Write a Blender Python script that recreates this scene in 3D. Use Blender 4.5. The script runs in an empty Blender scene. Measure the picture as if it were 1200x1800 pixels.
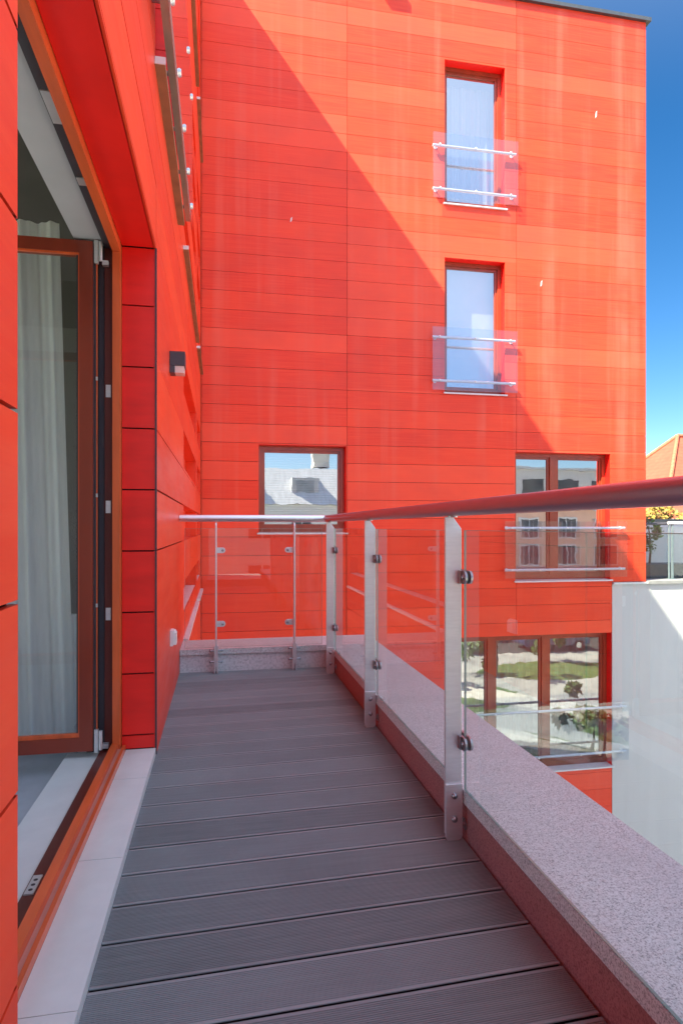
import bpy, bmesh, math, random
from mathutils import Vector, Matrix
R = math.radians
random.seed(7)
S = bpy.context.scene
C = S.collection

# ------------------------------------------------------------------ camera
EYE = 1.05
cam = bpy.data.cameras.new("camera")
cam.sensor_fit = 'VERTICAL'; cam.sensor_height = 36.0
cam.lens = 36.0 * 1100 / 1800
cam.shift_y = 26 / 1800
cam.clip_start = 0.05; cam.clip_end = 2000
cam_o = bpy.data.objects.new("camera", cam); C.objects.link(cam_o)
cam_o.location = (0, 0, EYE); cam_o.rotation_euler = (R(90), 0, R(-10.85))
S.camera = cam_o

# ------------------------------------------------------------------ light
TRAVEL = Vector((1.93, 1.0, -2.53)).normalized()      # the way the sunlight travels
SUN_EL = math.asin(-TRAVEL.z)
SUN_ROT = math.atan2(-TRAVEL.x, -TRAVEL.y)
W = bpy.data.worlds.new("World"); S.world = W; W.use_nodes = True
wn = W.node_tree
bg = wn.nodes['Background']
sky = wn.nodes.new('ShaderNodeTexSky'); sky.sky_type = 'NISHITA'
sky.sun_disc = False; sky.sun_elevation = SUN_EL; sky.sun_rotation = SUN_ROT
sky.air_density = 0.85; sky.dust_density = 0.15; sky.ozone_density = 1.6
# bright patch added high in the sky behind the camera, to fill the shade
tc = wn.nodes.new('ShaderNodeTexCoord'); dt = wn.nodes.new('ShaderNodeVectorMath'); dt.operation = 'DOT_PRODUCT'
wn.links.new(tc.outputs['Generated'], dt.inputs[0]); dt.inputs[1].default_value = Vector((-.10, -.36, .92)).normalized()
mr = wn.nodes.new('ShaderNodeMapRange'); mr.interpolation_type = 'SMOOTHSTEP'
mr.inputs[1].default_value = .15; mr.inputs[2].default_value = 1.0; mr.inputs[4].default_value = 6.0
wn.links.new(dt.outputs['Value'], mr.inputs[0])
sky_fill = wn.nodes.new('ShaderNodeVectorMath'); sky_fill.operation = 'SCALE'; sky_fill.inputs[0].default_value = (.92, .99, 1.09)
wn.links.new(mr.outputs[0], sky_fill.inputs['Scale'])
hsv = wn.nodes.new('ShaderNodeHueSaturation'); hsv.inputs['Saturation'].default_value = 1.36
wn.links.new(sky.outputs[0], hsv.inputs['Color'])
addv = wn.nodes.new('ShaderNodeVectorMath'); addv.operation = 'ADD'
wn.links.new(hsv.outputs[0], addv.inputs[0]); wn.links.new(sky_fill.outputs[0], addv.inputs[1])
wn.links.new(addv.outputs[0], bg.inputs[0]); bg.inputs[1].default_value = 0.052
sun = bpy.data.lights.new("sun", 'SUN'); sun.energy = 5.0; sun.angle = R(0.5); sun.color = (1, .90, .71)
sun_o = bpy.data.objects.new("sun", sun); C.objects.link(sun_o)
sun_o.rotation_euler = TRAVEL.to_track_quat('-Z', 'Y').to_euler()
sun_o.location = (-20, -10, 30)
S.view_settings.view_transform = 'Standard'; S.view_settings.look = 'None'
S.view_settings.exposure = 2.05; S.view_settings.gamma = 1.0

# ------------------------------------------------------------------ materials
def mat(name):
    m = bpy.data.materials.new(name); m.use_nodes = True
    nt = m.node_tree; return m, nt, nt.nodes['Principled BSDF']
def N(nt, t, **kw):
    n = nt.nodes.new(t)
    for k, v in kw.items():
        if k in n.inputs: n.inputs[k].default_value = v
        else: setattr(n, k, v)
    return n
def coords(nt, scale=(1, 1, 1)):
    g = N(nt, 'ShaderNodeNewGeometry'); mp = N(nt, 'ShaderNodeMapping')
    mp.inputs['Scale'].default_value = scale
    nt.links.new(g.outputs['Position'], mp.inputs['Vector']); return mp.outputs[0]
def noise(nt, scale, vec, detail=4, rough=.55):
    n = N(nt, 'ShaderNodeTexNoise'); n.inputs['Scale'].default_value = scale
    n.inputs['Detail'].default_value = detail; n.inputs['Roughness'].default_value = rough
    nt.links.new(vec, n.inputs['Vector']); return n.outputs['Fac']
def ramp(nt, fac, stops):
    r = N(nt, 'ShaderNodeValToRGB')
    e = r.color_ramp.elements
    while len(e) < len(stops): e.new(.5)
    for i, (p, c) in enumerate(stops):
        e[i].position = p; e[i].color = (c, c, c, 1) if isinstance(c, (int, float)) else (*c, 1)
    nt.links.new(fac, r.inputs[0]); return r.outputs[0]
def mixc(nt, fac, a, b, mode='MIX'):
    m = N(nt, 'ShaderNodeMix', data_type='RGBA', blend_type=mode)
    for i, v in ((0, fac), (6, a), (7, b)):
        if hasattr(v, 'node'): nt.links.new(v, m.inputs[i])
        elif i == 0: m.inputs[0].default_value = v
        else: m.inputs[i].default_value = (*v, 1)
    return m.outputs[2]
def bump(nt, h, p, strength=.3, dist=.01):
    b = N(nt, 'ShaderNodeBump'); b.inputs['Strength'].default_value = strength
    b.inputs['Distance'].default_value = dist
    nt.links.new(h, b.inputs['Height']); nt.links.new(b.outputs[0], p.inputs['Normal'])

def plain(name, col, rough=.5, metal=0, var=.15, scale=8, stretch=(1, 1, 1), bmp=0, coat=0):
    m, nt, p = mat(name)
    v = coords(nt, stretch); f = noise(nt, scale, v, 5)
    lo = tuple(c * (1 - var) for c in col); hi = tuple(min(1, c * (1 + var)) for c in col)
    nt.links.new(mixc(nt, ramp(nt, f, [(.3, 0), (.7, 1)]), lo, hi), p.inputs['Base Color'])
    p.inputs['Roughness'].default_value = rough; p.inputs['Metallic'].default_value = metal
    if coat: p.inputs['Coat Weight'].default_value = coat
    if bmp: bump(nt, f, p, bmp, .005)
    return m

def cladding(name, streaks):
    m, nt, p = mat(name)
    g = N(nt, 'ShaderNodeNewGeometry')
    rnd = g.outputs['Random Per Island']
    base = mixc(nt, rnd, (.82, .040, .015), (.97, .074, .024))
    grain = noise(nt, 1.0, coords(nt, (1.6, 1.6, 42)), 6, .65)
    base = mixc(nt, ramp(nt, grain, [(.32, 0), (.7, .55)]), base, (.98, .108, .036))
    cloud = noise(nt, 1.3, coords(nt, (1, 1, 1.6)), 3)
    base = mixc(nt, ramp(nt, cloud, [(.4, 0), (.75, .35)]), base, (.62, .052, .034))
    if streaks:      # lime runs left by rain, and paler sun bleached boards
        st = noise(nt, 1.0, coords(nt, (3.4, 3.4, .12)), 3, .6)
        br = noise(nt, 1.0, coords(nt, (1.5, 1.5, .9)), 3)
        k = N(nt, 'ShaderNodeMath', operation='MULTIPLY')
        nt.links.new(ramp(nt, st, [(.52, 0), (.72, 1)]), k.inputs[0]); nt.links.new(ramp(nt, br, [(.3, 0), (.6, .42)]), k.inputs[1])
        base = mixc(nt, k.outputs[0], base, (.88, .20, .13))
        fade = N(nt, 'ShaderNodeMath', operation='GREATER_THAN'); fade.inputs[1].default_value = .72
        nt.links.new(rnd, fade.inputs[0])
        f2 = N(nt, 'ShaderNodeMath', operation='MULTIPLY'); f2.inputs[1].default_value = .10
        nt.links.new(fade.outputs[0], f2.inputs[0])
        base = mixc(nt, f2.outputs[0], base, (.90, .19, .13))
    nt.links.new(base, p.inputs['Base Color'])
    nt.links.new(ramp(nt, noise(nt, 2.2, coords(nt, (1, 1, 5)), 4), [(.3, .30), (.7, .42)]), p.inputs['Roughness'])
    p.inputs['Specular IOR Level'].default_value = .32
    bump(nt, grain, p, .06, .004)
    return m

def granite(name, lo, hi, scale=260, rough=.55):
    m, nt, p = mat(name)
    v = coords(nt)
    n1 = noise(nt, scale, v, 2, .7); n2 = noise(nt, 5, v, 4)
    c = mixc(nt, ramp(nt, n1, [(.34, 0), (.5, .75), (.66, 1)]), lo, hi)
    c = mixc(nt, ramp(nt, n2, [(.35, 0), (.7, .3)]), c, tuple(x * .62 for x in hi))
    nt.links.new(c, p.inputs['Base Color']); p.inputs['Roughness'].default_value = rough
    bump(nt, n1, p, .25, .002)
    return m

def glass(name, tint, boost=1.0, add=0.0, ior=1.5, gloss=(1, 1, 1)):
    m = bpy.data.materials.new(name); m.use_nodes = True
    nt = m.node_tree; nt.nodes.clear()
    o = N(nt, 'ShaderNodeOutputMaterial'); t = N(nt, 'ShaderNodeBsdfTransparent'); gl = N(nt, 'ShaderNodeBsdfGlossy')
    t.inputs[0].default_value = (*tint, 1); gl.inputs['Roughness'].default_value = 0.0; gl.inputs['Color'].default_value = (*gloss, 1)
    if add > .1:         # drawn sheet glass: faintly wavy
        b = N(nt, 'ShaderNodeBump'); b.inputs['Strength'].default_value = .06; b.inputs['Distance'].default_value = .01
        nt.links.new(noise(nt, 2.6, coords(nt), 2), b.inputs['Height']); nt.links.new(b.outputs[0], gl.inputs['Normal'])
    fr = N(nt, 'ShaderNodeFresnel'); fr.inputs[0].default_value = ior
    g = N(nt, 'ShaderNodeNewGeometry')
    ma = N(nt, 'ShaderNodeMath', operation='MULTIPLY_ADD', use_clamp=True); ma.inputs[1].default_value = boost; ma.inputs[2].default_value = add
    nt.links.new(fr.outputs[0], ma.inputs[0])
    # only the face the ray meets from outside reflects; the rear face just lets it through
    inv = N(nt, 'ShaderNodeMath', operation='SUBTRACT'); inv.inputs[0].default_value = 1
    nt.links.new(g.outputs['Backfacing'], inv.inputs[1])
    mu = N(nt, 'ShaderNodeMath', operation='MULTIPLY'); nt.links.new(ma.outputs[0], mu.inputs[0]); nt.links.new(inv.outputs[0], mu.inputs[1])
    mx = N(nt, 'ShaderNodeMixShader'); nt.links.new(mu.outputs[0], mx.inputs[0]); nt.links.new(t.outputs[0], mx.inputs[1]); nt.links.new(gl.outputs[0], mx.inputs[2])
    nt.links.new(mx.outputs[0], o.inputs[0])
    return m

def sheer(name, col, trans):
    m = bpy.data.materials.new(name); m.use_nodes = True
    nt = m.node_tree; nt.nodes.clear()
    o = N(nt, 'ShaderNodeOutputMaterial'); d = N(nt, 'ShaderNodeBsdfDiffuse'); tl = N(nt, 'ShaderNodeBsdfTranslucent'); t = N(nt, 'ShaderNodeBsdfTransparent')
    f = noise(nt, 40, coords(nt, (1, 1, .15)), 3)
    c = mixc(nt, f, tuple(x * .82 for x in col), col)
    nt.links.new(c, d.inputs[0]); nt.links.new(c, tl.inputs[0])
    a = N(nt, 'ShaderNodeMixShader'); a.inputs[0].default_value = .35
    nt.links.new(d.outputs[0], a.inputs[1]); nt.links.new(tl.outputs[0], a.inputs[2])
    b = N(nt, 'ShaderNodeMixShader'); b.inputs[0].default_value = trans
    nt.links.new(a.outputs[0], b.inputs[1]); nt.links.new(t.outputs[0], b.inputs[2]); nt.links.new(b.outputs[0], o.inputs[0])
    return m

def tiles(name, col):
    m, nt, p = mat(name)
    w = N(nt, 'ShaderNodeTexWave', wave_type='BANDS', bands_direction='Z'); w.inputs['Scale'].default_value = 1.6
    w.inputs['Distortion'].default_value = .6; nt.links.new(coords(nt), w.inputs['Vector'])
    f = noise(nt, 2.5, coords(nt), 5)
    c = mixc(nt, ramp(nt, f, [(.3, 0), (.7, 1)]), tuple(x * .75 for x in col), col)
    c = mixc(nt, ramp(nt, w.outputs[0], [(0, .35), (.4, 0)]), c, tuple(x * .6 for x in col))
    nt.links.new(c, p.inputs['Base Color']); p.inputs['Roughness'].default_value = .75
    return m

M = dict(
    red=cladding('red_board', False), red_back=cladding('red_board_weathered', True),
    reveal=plain('red_board_bounce_shade', (.92, .016, .010), .42, var=.12, scale=3, stretch=(1, 1, 4)),  # same red board, its deeper shade and red bounce put into the colour
    dark=plain('dark_backing', (.012, .011, .012), .9),
    gap_shade=plain('black_gap_shade', (.006, .006, .008), .9),
    glass_edge=plain('glass_edge', (.30, .42, .38), .15, var=.05),
    edge=plain('board_edge', (.30, .17, .085), .7, var=.2),
    leafwood=plain('mahogany_wood', (.24, .032, .014), .34, var=.2, scale=6, stretch=(1, 1, .3), coat=.25),
    wood=plain('painted_wood', (.32, .055, .022), .34, var=.22, scale=6, stretch=(1, 1, .3), coat=.25),
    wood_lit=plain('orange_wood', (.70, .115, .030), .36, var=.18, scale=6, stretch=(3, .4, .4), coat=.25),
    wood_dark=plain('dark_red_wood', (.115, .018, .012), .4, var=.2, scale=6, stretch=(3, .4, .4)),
    gasket=plain('gasket', (.045, .042, .052), .55, var=.1),
    steel=plain('satin_steel', (.74, .75, .76), .38, .7, var=.05, scale=14, stretch=(1, 1, 8)),
    rail=plain('satin_steel_rail', (.84, .85, .86), .34, 1, var=.04, scale=8),
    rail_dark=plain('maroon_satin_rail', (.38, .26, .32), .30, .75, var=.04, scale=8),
    bolt=plain('dark_steel', (.36, .36, .38), .28, 1, var=.1, scale=40),
    white_metal=plain('white_metal', (.74, .76, .78), .35, .0, var=.06),
    tube=plain('pale_steel_tube', (.78, .80, .82), .35, .35, var=.05),
    glass=glass('railing_glass', (.93, .965, .95), 1.35, .015),
    guard=glass('guard_glass', (.90, .93, .97), 1.5, .05),
    pane=glass('window_pane', (.92, .94, .94), 1.0, .46, gloss=(.96, .98, 1)),
    door_pane=glass('door_pane', (.95, .965, .965), 1.2, .03),
    deck=None,
    stone=plain('pale_sill_stone', (.68, .70, .67), .5, var=.05, scale=9),
    granite=granite('speckled_granite', (.22, .235, .23), (.76, .78, .77), 225, .5),
    stucco=granite('stucco_red_bounce', (.24, .085, .08), (.46, .19, .17), 200, .85),  # red light bounced off the cladding is put into this colour
    kerb=granite('grey_concrete', (.46, .47, .47), (.72, .72, .72), 60, .8),
    render=None,
    plaster=plain('grey_plaster', (.78, .78, .78), .85, var=.06, scale=3),
    dim_room=plain('dim_room_paint', (.085, .075, .072), .85, var=.06, scale=3),  # dimness of the room put into the wall and ceiling colour
    floor=plain('grey_floor', (.40, .42, .46), .6, var=.15, scale=5),
    curtain=sheer('sheer_curtain', (.94, .94, .93), .06),
    blind=plain('white_blind', (.80, .82, .82), .8, var=.03),
    lamp=plain('anthracite_metal', (.055, .052, .062), .4, var=.1),
    diffuser=plain('opal_diffuser', (.75, .62, .56), .35, var=.04),
    plastic=plain('white_plastic', (.82, .82, .80), .35, var=.03),
    coping=plain('zinc_coping', (.11, .12, .13), .45, .6, var=.12),
    rooftile=tiles('red_roof_tile', (.40, .085, .045)), ridge=plain('ridge_tile', (.42, .12, .06), .7, var=.3),
    zinc=plain('grey_zinc_roof', (.58, .60, .62), .45, .2, var=.15, scale=2, stretch=(4, 1, .3)),
    slate=plain('pale_dormer_glass', (.30, .34, .38), .2, var=.2, scale=2),
    pane_soft=glass('window_pane_clear', (.95, .96, .96), 1.0, .34),
    lintel=plain('grey_lintel_plaster', (.44, .45, .48), .85, var=.06, scale=3),
    white=plain('bright_white_render', (.84, .84, .83), .85, var=.04),
    ochre=plain('orange_render', (.86, .55, .42), .85, var=.08, scale=1.5),
    cream=plain('cream_render', (.74, .70, .62), .85, var=.06, scale=1.5),
    darkglass=plain('dark_window_glass', (.05, .06, .075), .12, var=.3, scale=1),
    paving=granite('pale_paving', (.48, .46, .42), (.62, .60, .56), 3, .85),
    yard=granite('pale_yard_slabs', (.24, .25, .26), (.40, .40, .39), .7, .85),
    asphalt=plain('asphalt', (.055, .056, .06), .9, var=.2, scale=3),
    grass=plain('grass', (.085, .13, .035), .95, var=.45, scale=4),
    leaf=plain('leaf', (.085, .15, .03), .6, var=.5, scale=5), leaf_y=plain('yellow_leaf', (.26, .20, .03), .6, var=.4, scale=5),
    bark=plain('bark', (.10, .07, .05), .9, var=.3, scale=12),
    soil=plain('planter_grey', (.075, .08, .09), .7, var=.2),
    chip=plain('chipped_white', (.8, .74, .72), .8, var=.1),
    car_w=plain('car_paint_white', (.75, .75, .76), .25, var=.02, coat=.8), car_b=plain('car_paint_blue', (.04, .07, .16), .25, var=.05, coat=.8),
    tyre=plain('tyre', (.02, .02, .02), .85),
)
def deck_mat():
    m, nt, p = mat('grey_composite_deck')
    g = N(nt, 'ShaderNodeNewGeometry')
    base = mixc(nt, g.outputs['Random Per Island'], (.175, .196, .200), (.265, .290, .296))
    n = noise(nt, 1, coords(nt, (4, 90, 4)), 5, .7)
    base = mixc(nt, ramp(nt, n, [(.3, 0), (.75, .6)]), base, (.32, .34, .345))
    n2 = noise(nt, 3.0, coords(nt), 4)
    base = mixc(nt, ramp(nt, n2, [(.45, 0), (.8, .35)]), base, (.15, .165, .168))
    nt.links.new(base, p.inputs['Base Color']); p.inputs['Roughness'].default_value = .52
    return m
M['deck'] = deck_mat()
def render_mat():          # painted render: fine grain, faint rain runs, patchy tone
    m, nt, p = mat('white_render')
    a = noise(nt, 1.0, coords(nt, (2.2, 2.2, .16)), 4, .6); b = noise(nt, .8, coords(nt), 4); c = noise(nt, 90, coords(nt), 3, .7)
    col = mixc(nt, ramp(nt, a, [(.42, 0), (.8, .6)]), (.66, .67, .67), (.53, .54, .54))
    col = mixc(nt, ramp(nt, b, [(.4, 0), (.7, .5)]), col, (.61, .62, .63))
    nt.links.new(col, p.inputs['Base Color']); p.inputs['Roughness'].default_value = .9
    bump(nt, c, p, .5, .006); return m
M['render'] = render_mat()

# ------------------------------------------------------------------ mesh helpers
class MB:
    def __init__(self): self.bm = bmesh.new()
    def box(self, x0, x1, y0, y1, z0, z1):
        v = [self.bm.verts.new(p) for p in ((x0, y0, z0), (x1, y0, z0), (x1, y1, z0), (x0, y1, z0), (x0, y0, z1), (x1, y0, z1), (x1, y1, z1), (x0, y1, z1))]
        for f in ((3, 2, 1, 0), (4, 5, 6, 7), (0, 1, 5, 4), (1, 2, 6, 5), (2, 3, 7, 6), (3, 0, 4, 7)):
            self.bm.faces.new([v[i] for i in f])
        return self
    def prism(self, pts, axis, a0, a1):          # outline in the plane normal to axis, pushed from a0 to a1
        def P(p, a):
            return {'x': (a, p[0], p[1]), 'y': (p[0], a, p[1]), 'z': (p[0], p[1], a)}[axis]
        A = [self.bm.verts.new(P(p, a0)) for p in pts]; B = [self.bm.verts.new(P(p, a1)) for p in pts]
        n = len(pts)
        fs = [self.bm.faces.new(A), self.bm.faces.new(B[::-1])]
        for i in range(n): fs.append(self.bm.faces.new((A[i], B[i], B[(i + 1) % n], A[(i + 1) % n])))
        bmesh.ops.recalc_face_normals(self.bm, faces=fs); return self
    def tube(self, p0, p1, r, n=16, r1=None):
        return self.sweep([p0, p1], [r, r if r1 is None else r1], n)
    def sweep(self, path, rad, n=20):
        path = [Vector(p) for p in path]
        rad = rad if isinstance(rad, (list, tuple)) else [rad] * len(path)
        rings = []
        d0 = (path[1] - path[0]).normalized()
        up = Vector((0, 0, 1)) if abs(d0.z) < .9 else Vector((1, 0, 0))
        for i, p in enumerate(path):
            a = (path[i] - path[i - 1]).normalized() if i else (path[1] - path[0]).normalized()
            b = (path[i + 1] - path[i]).normalized() if i < len(path) - 1 else a
            t = (a + b).normalized()
            s = t.cross(up).normalized(); u = s.cross(t).normalized()
            k = 1 / max(.3, a.dot(t))
            rings.append([self.bm.verts.new(p + (s * math.cos(q) * k + u * math.sin(q)) * rad[i]) for q in [2 * math.pi * j / n for j in range(n)]])
        fs = []
        for A, B in zip(rings, rings[1:]):
            for j in range(n): fs.append(self.bm.faces.new((A[j], A[(j + 1) % n], B[(j + 1) % n], B[j])))
        for f in fs: f.smooth = True
        bmesh.ops.recalc_face_normals(self.bm, faces=fs)
        for rg in (rings[0][::-1], rings[-1]): self.bm.faces.new([self.bm.verts.new(v.co) for v in rg])
        return self
    def quad(self, a, b, c, d):
        self.bm.faces.new([self.bm.verts.new(p) for p in (a, b, c, d)]); return self
    def poly(self, pts):
        self.bm.faces.new([self.bm.verts.new(p) for p in pts]); return self
    def dome(self, c, d, r, h, n=14):            # a low round bolt head at c, facing d
        c = Vector(c); d = Vector(d).normalized()
        ks = [(1, 0), (1, .35), (.86, .7), (.5, .95), (.12, 1)]
        return self.sweep([c + d * (h * b) for a, b in ks], [r * a for a, b in ks], n)
    def build(self, name, m, parent=None, bevel=0):
        if bevel:
            es = [e for e in self.bm.edges if len(e.link_faces) == 2 and e.calc_face_angle(0) > .6]
            bmesh.ops.bevel(self.bm, geom=es, offset=bevel, segments=2, affect='EDGES', profile=.5, clamp_overlap=True)
        if parent is not None:
            off = parent.matrix_world.translation if parent.parent is None else parent['_w']
            off = Vector(off)
        else: off = None
        if off is not None:
            for v in self.bm.verts: v.co -= off
        me = bpy.data.meshes.new(name); self.bm.to_mesh(me); self.bm.free()
        me.materials.append(m)
        o = bpy.data.objects.new(name, me); C.objects.link(o)
        if parent is not None: o.parent = parent
        o['_w'] = tuple(off) if off is not None else (0, 0, 0)
        return o

def tag(o, label=None, cat=None, group=None, kind=None):
    if label: o['label'] = label
    if cat: o['category'] = cat
    if group: o['group'] = group
    if kind: o['kind'] = kind
    return o
def thing(name, label, cat, loc=(0, 0, 0), group=None):
    o = bpy.data.objects.new(name, None); C.objects.link(o); o.location = loc
    o.empty_display_size = .2
    bpy.context.view_layer.update()
    return tag(o, label, cat, group)
def copy_tree(o, parent=None):
    c = o.copy(); C.objects.link(c); c.parent = parent
    for ch in list(o.children): copy_tree(ch, c)
    return c

def rect_minus(r, holes):
    out = [r]
    for h in holes:
        nxt = []
        for (a0, a1, b0, b1) in out:
            if h[1] <= a0 + 1e-6 or h[0] >= a1 - 1e-6 or h[3] <= b0 + 1e-6 or h[2] >= b1 - 1e-6:
                nxt.append((a0, a1, b0, b1)); continue
            if h[2] > b0: nxt.append((a0, a1, b0, h[2]))
            if h[3] < b1: nxt.append((a0, a1, h[3], b1))
            m0, m1 = max(b0, h[2]), min(b1, h[3])
            if h[0] > a0: nxt.append((a0, h[0], m0, m1))
            if h[1] < a1: nxt.append((h[1], a1, m0, m1))
        out = nxt
    return [r for r in out if r[1] - r[0] > .012 and r[3] - r[2] > .012]

MOD = .2818
def courses(anchor, z0, z1):
    zs = [z0]; k = math.ceil((z0 + .04 - anchor) / MOD)
    while anchor + k * MOD < z1 - .04: zs.append(anchor + k * MOD); k += 1
    return zs + [z1]
def panels(mb, axis, plane, out, acols, zs, holes, gap=.0035, th=.012):
    for a0, a1 in zip(acols, acols[1:]):
        for z0, z1 in zip(zs, zs[1:]):
            for (p0, p1, q0, q1) in rect_minus((a0, a1, z0, z1), holes):
                e0 = gap if abs(p0 - a0) < 1e-6 else 0; e1 = gap if abs(p1 - a1) < 1e-6 else 0
                f0 = gap if abs(q0 - z0) < 1e-6 else 0; f1 = gap if abs(q1 - z1) < 1e-6 else 0
                j = random.uniform(-.0006, .0006)
                s0, s1 = sorted((plane + j * out, plane - out * th))
                if axis == 'y': mb.box(p0 + e0, p1 - e1, s0, s1, q0 + f0, q1 - f1)
                else: mb.box(s0, s1, p0 + e0, p1 - e1, q0 + f0, q1 - f1)
def backing(mb, axis, a, b, rect, holes):
    holes = [(h[0] - .02, h[1] + .02, h[2] - .02, h[3] + .02) for h in holes]
    for (p0, p1, q0, q1) in rect_minus(rect, holes):
        if axis == 'y': mb.box(p0, p1, a, b, q0, q1)
        else: mb.box(a, b, p0, p1, q0, q1)

# ------------------------------------------------------------------ the setting: ground
GZ = -6.3
LX = -.295          # face of the left wing
BY = 9.45           # face of the rear wing
TOP = 9.60          # top of the boards
g = MB(); g.quad((-600, -600, GZ), (600, -600, GZ), (600, 600, GZ), (-600, 600, GZ))
tag(g.build('ground', M['grass']), kind='structure')
def ribbon(name, pts, w, z, m):
    mb = MB(); pr = None
    for i, p in enumerate(pts):
        a = Vector(pts[max(0, i - 1)]); b = Vector(pts[min(len(pts) - 1, i + 1)])
        d = (b - a).normalized(); n = Vector((-d.y, d.x)) * w / 2
        cur = (mb.bm.verts.new((p[0] + n.x, p[1] + n.y, z)), mb.bm.verts.new((p[0] - n.x, p[1] - n.y, z)))
        if pr: mb.bm.faces.new((pr[0], pr[1], cur[1], cur[0]))
        pr = cur
    bmesh.ops.recalc_face_normals(mb.bm, faces=mb.bm.faces)
    return tag(mb.build(name, m), kind='structure')
ribbon('garden_path', [(4 + i * .9, -4 - 3.5 * math.sin(i * .33) - .12 * i) for i in range(34)], 2.0, GZ + .02, M['paving'])
ribbon('garden_path', [(9 + 3.2 * math.sin(i * .3), 8 - i * .95) for i in range(26)], 1.5, GZ + .03, M['paving'])
ribbon('road', [(-40 + i * 8, -16.5) for i in range(14)], 4.0, GZ + .024, M['asphalt'])
ribbon('pavement', [(-40 + i * 8, -19.4) for i in range(14)], 1.6, GZ + .028, M['paving'])

g = MB(); g.quad((2, -15.2, GZ + .008), (27, -15.2, GZ + .008), (27, 9.2, GZ + .008), (2, 9.2, GZ + .008)); tag(g.build('yard_paving', M['yard']), kind='structure')
for cx, cy, rx, ry in ((9.5, -6.2, 3.2, 2.2), (16.5, -10.2, 3.6, 2.0), (15.5, -1.2, 2.6, 2.2), (22, -5.5, 2.6, 3.0), (10.2, .8, 1.6, 2.4)):
    g = MB(); g.poly([(cx + rx * math.cos(a / 28 * 6.2832) * (1 + .12 * math.sin(a)), cy + ry * math.sin(a / 28 * 6.2832), GZ + .014) for a in range(28)]); tag(g.build('lawn', M['grass']), kind='structure')

# ------------------------------------------------------------------ the red building
B = thing('apartment_building', 'tall red clad apartment building in two wings meeting at a corner around the terrace', 'building')
# openings
DOOR = (1.0, 3.0, -.06, 2.335)
LEFT_WIN = [(2.95, 4.45, 3.17, 5.33), (2.95, 4.45, 6.27, 8.45)]
SCR = [(5.14, 7.62), (7.92, 9.2)]
SLOT = [(.355, .61), (.94, 1.227), (1.527, 1.822), (2.121, 2.41)]
SLOT2 = [(a + 3.1, b + 3.1) for a, b in SLOT]; SLOT3 = [(a + 6.15, b + 6.15) for a, b in SLOT]
left_holes = [DOOR] + LEFT_WIN + [(y0, y1, a, b) for y0, y1 in SCR for a, b in SLOT + SLOT2 + SLOT3]
scr_full = [(y0, y1, z0, z0 + 2.1) for y0, y1 in SCR for z0 in (.33, 3.43, 6.48)]
BW = [  # rear wing windows: x0, x1, z0, z1, mullions
    (.55, 1.885, .96, 2.287, []), (3.476, 4.502, 6.19, 8.475, []), (3.476, 4.502, 3.185, 5.33, []),
    (4.68, 6.39, .17, 2.27, [5.436]), (3.58, 6.42, -2.95, -.72, [4.33, 5.29])]
back_holes = [w[:4] for w in BW]

zl = courses(1.2208, -.06, TOP)
mb = MB()
panels(mb, 'x', LX, 1, [-6.0, -3.2, -.35, 1.0, 3.0], zl, left_holes)
zr_ = [-.06, .94, 1.2208, 1.503] + [z for z in zl if z > 2.5]
panels(mb, 'x', LX, 1, [3.0, 5.85, 7.78, BY - .02], zr_, left_holes)
panels(mb, 'x', LX, 1, [5.01, 7.78, BY - .02], courses(1.2208, GZ, -.06), [])
mb.build('facade_cladding', M['red'], B)
mb = MB(); backing(mb, 'x', LX - .30, LX - .022, (-6, BY + .3, GZ, TOP), [DOOR] + LEFT_WIN + scr_full)
mb.build('wall', M['dark'], B)
mb = MB()
for y0, y1, z0, z1 in scr_full:     # reveal and dark window behind the slotted boards
    mb.box(LX - .295, LX - .1195, y0 - .018, y1 + .018, z0 - .018, z1 + .018)
mb.build('slot_back', M['red'], B)
mb = MB()
for (y0, y1) in SCR:
    for SL in (SLOT, SLOT2, SLOT3):
        ed = [SL[0][0] - .045] + [q for ab in SL for q in ab] + [SL[-1][1] + .04]
        for a, b in zip(ed[::2], ed[1::2]): mb.box(LX - .118, LX - .0125, y0 - .0175, y1 + .0175, a, b)
        for a, b in SL:
            mb.box(LX - .118, LX - .0125, y0 - .0175, y0 - .001, a, b); mb.box(LX - .118, LX - .0125, y1 + .001, y1 + .0175, a, b)
mb.build('slot_reveal', M['red'], B)
mb = MB()
zb = courses(2.59, -6.25, TOP)
panels(mb, 'y', BY, -1, [LX + .004, 1.9, 4.7, 7.06], zb, back_holes + [(6.42, 7.1, -7, .125)], .0026)
mb.build('facade_cladding', M['red_back'], B)
mb = MB(); backing(mb, 'y', BY + .022, BY + .30, (LX, 7.05, GZ, TOP), back_holes + [(6.42, 7.1, -7, .125)])
mb.build('wall', M['dark'], B)
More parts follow.
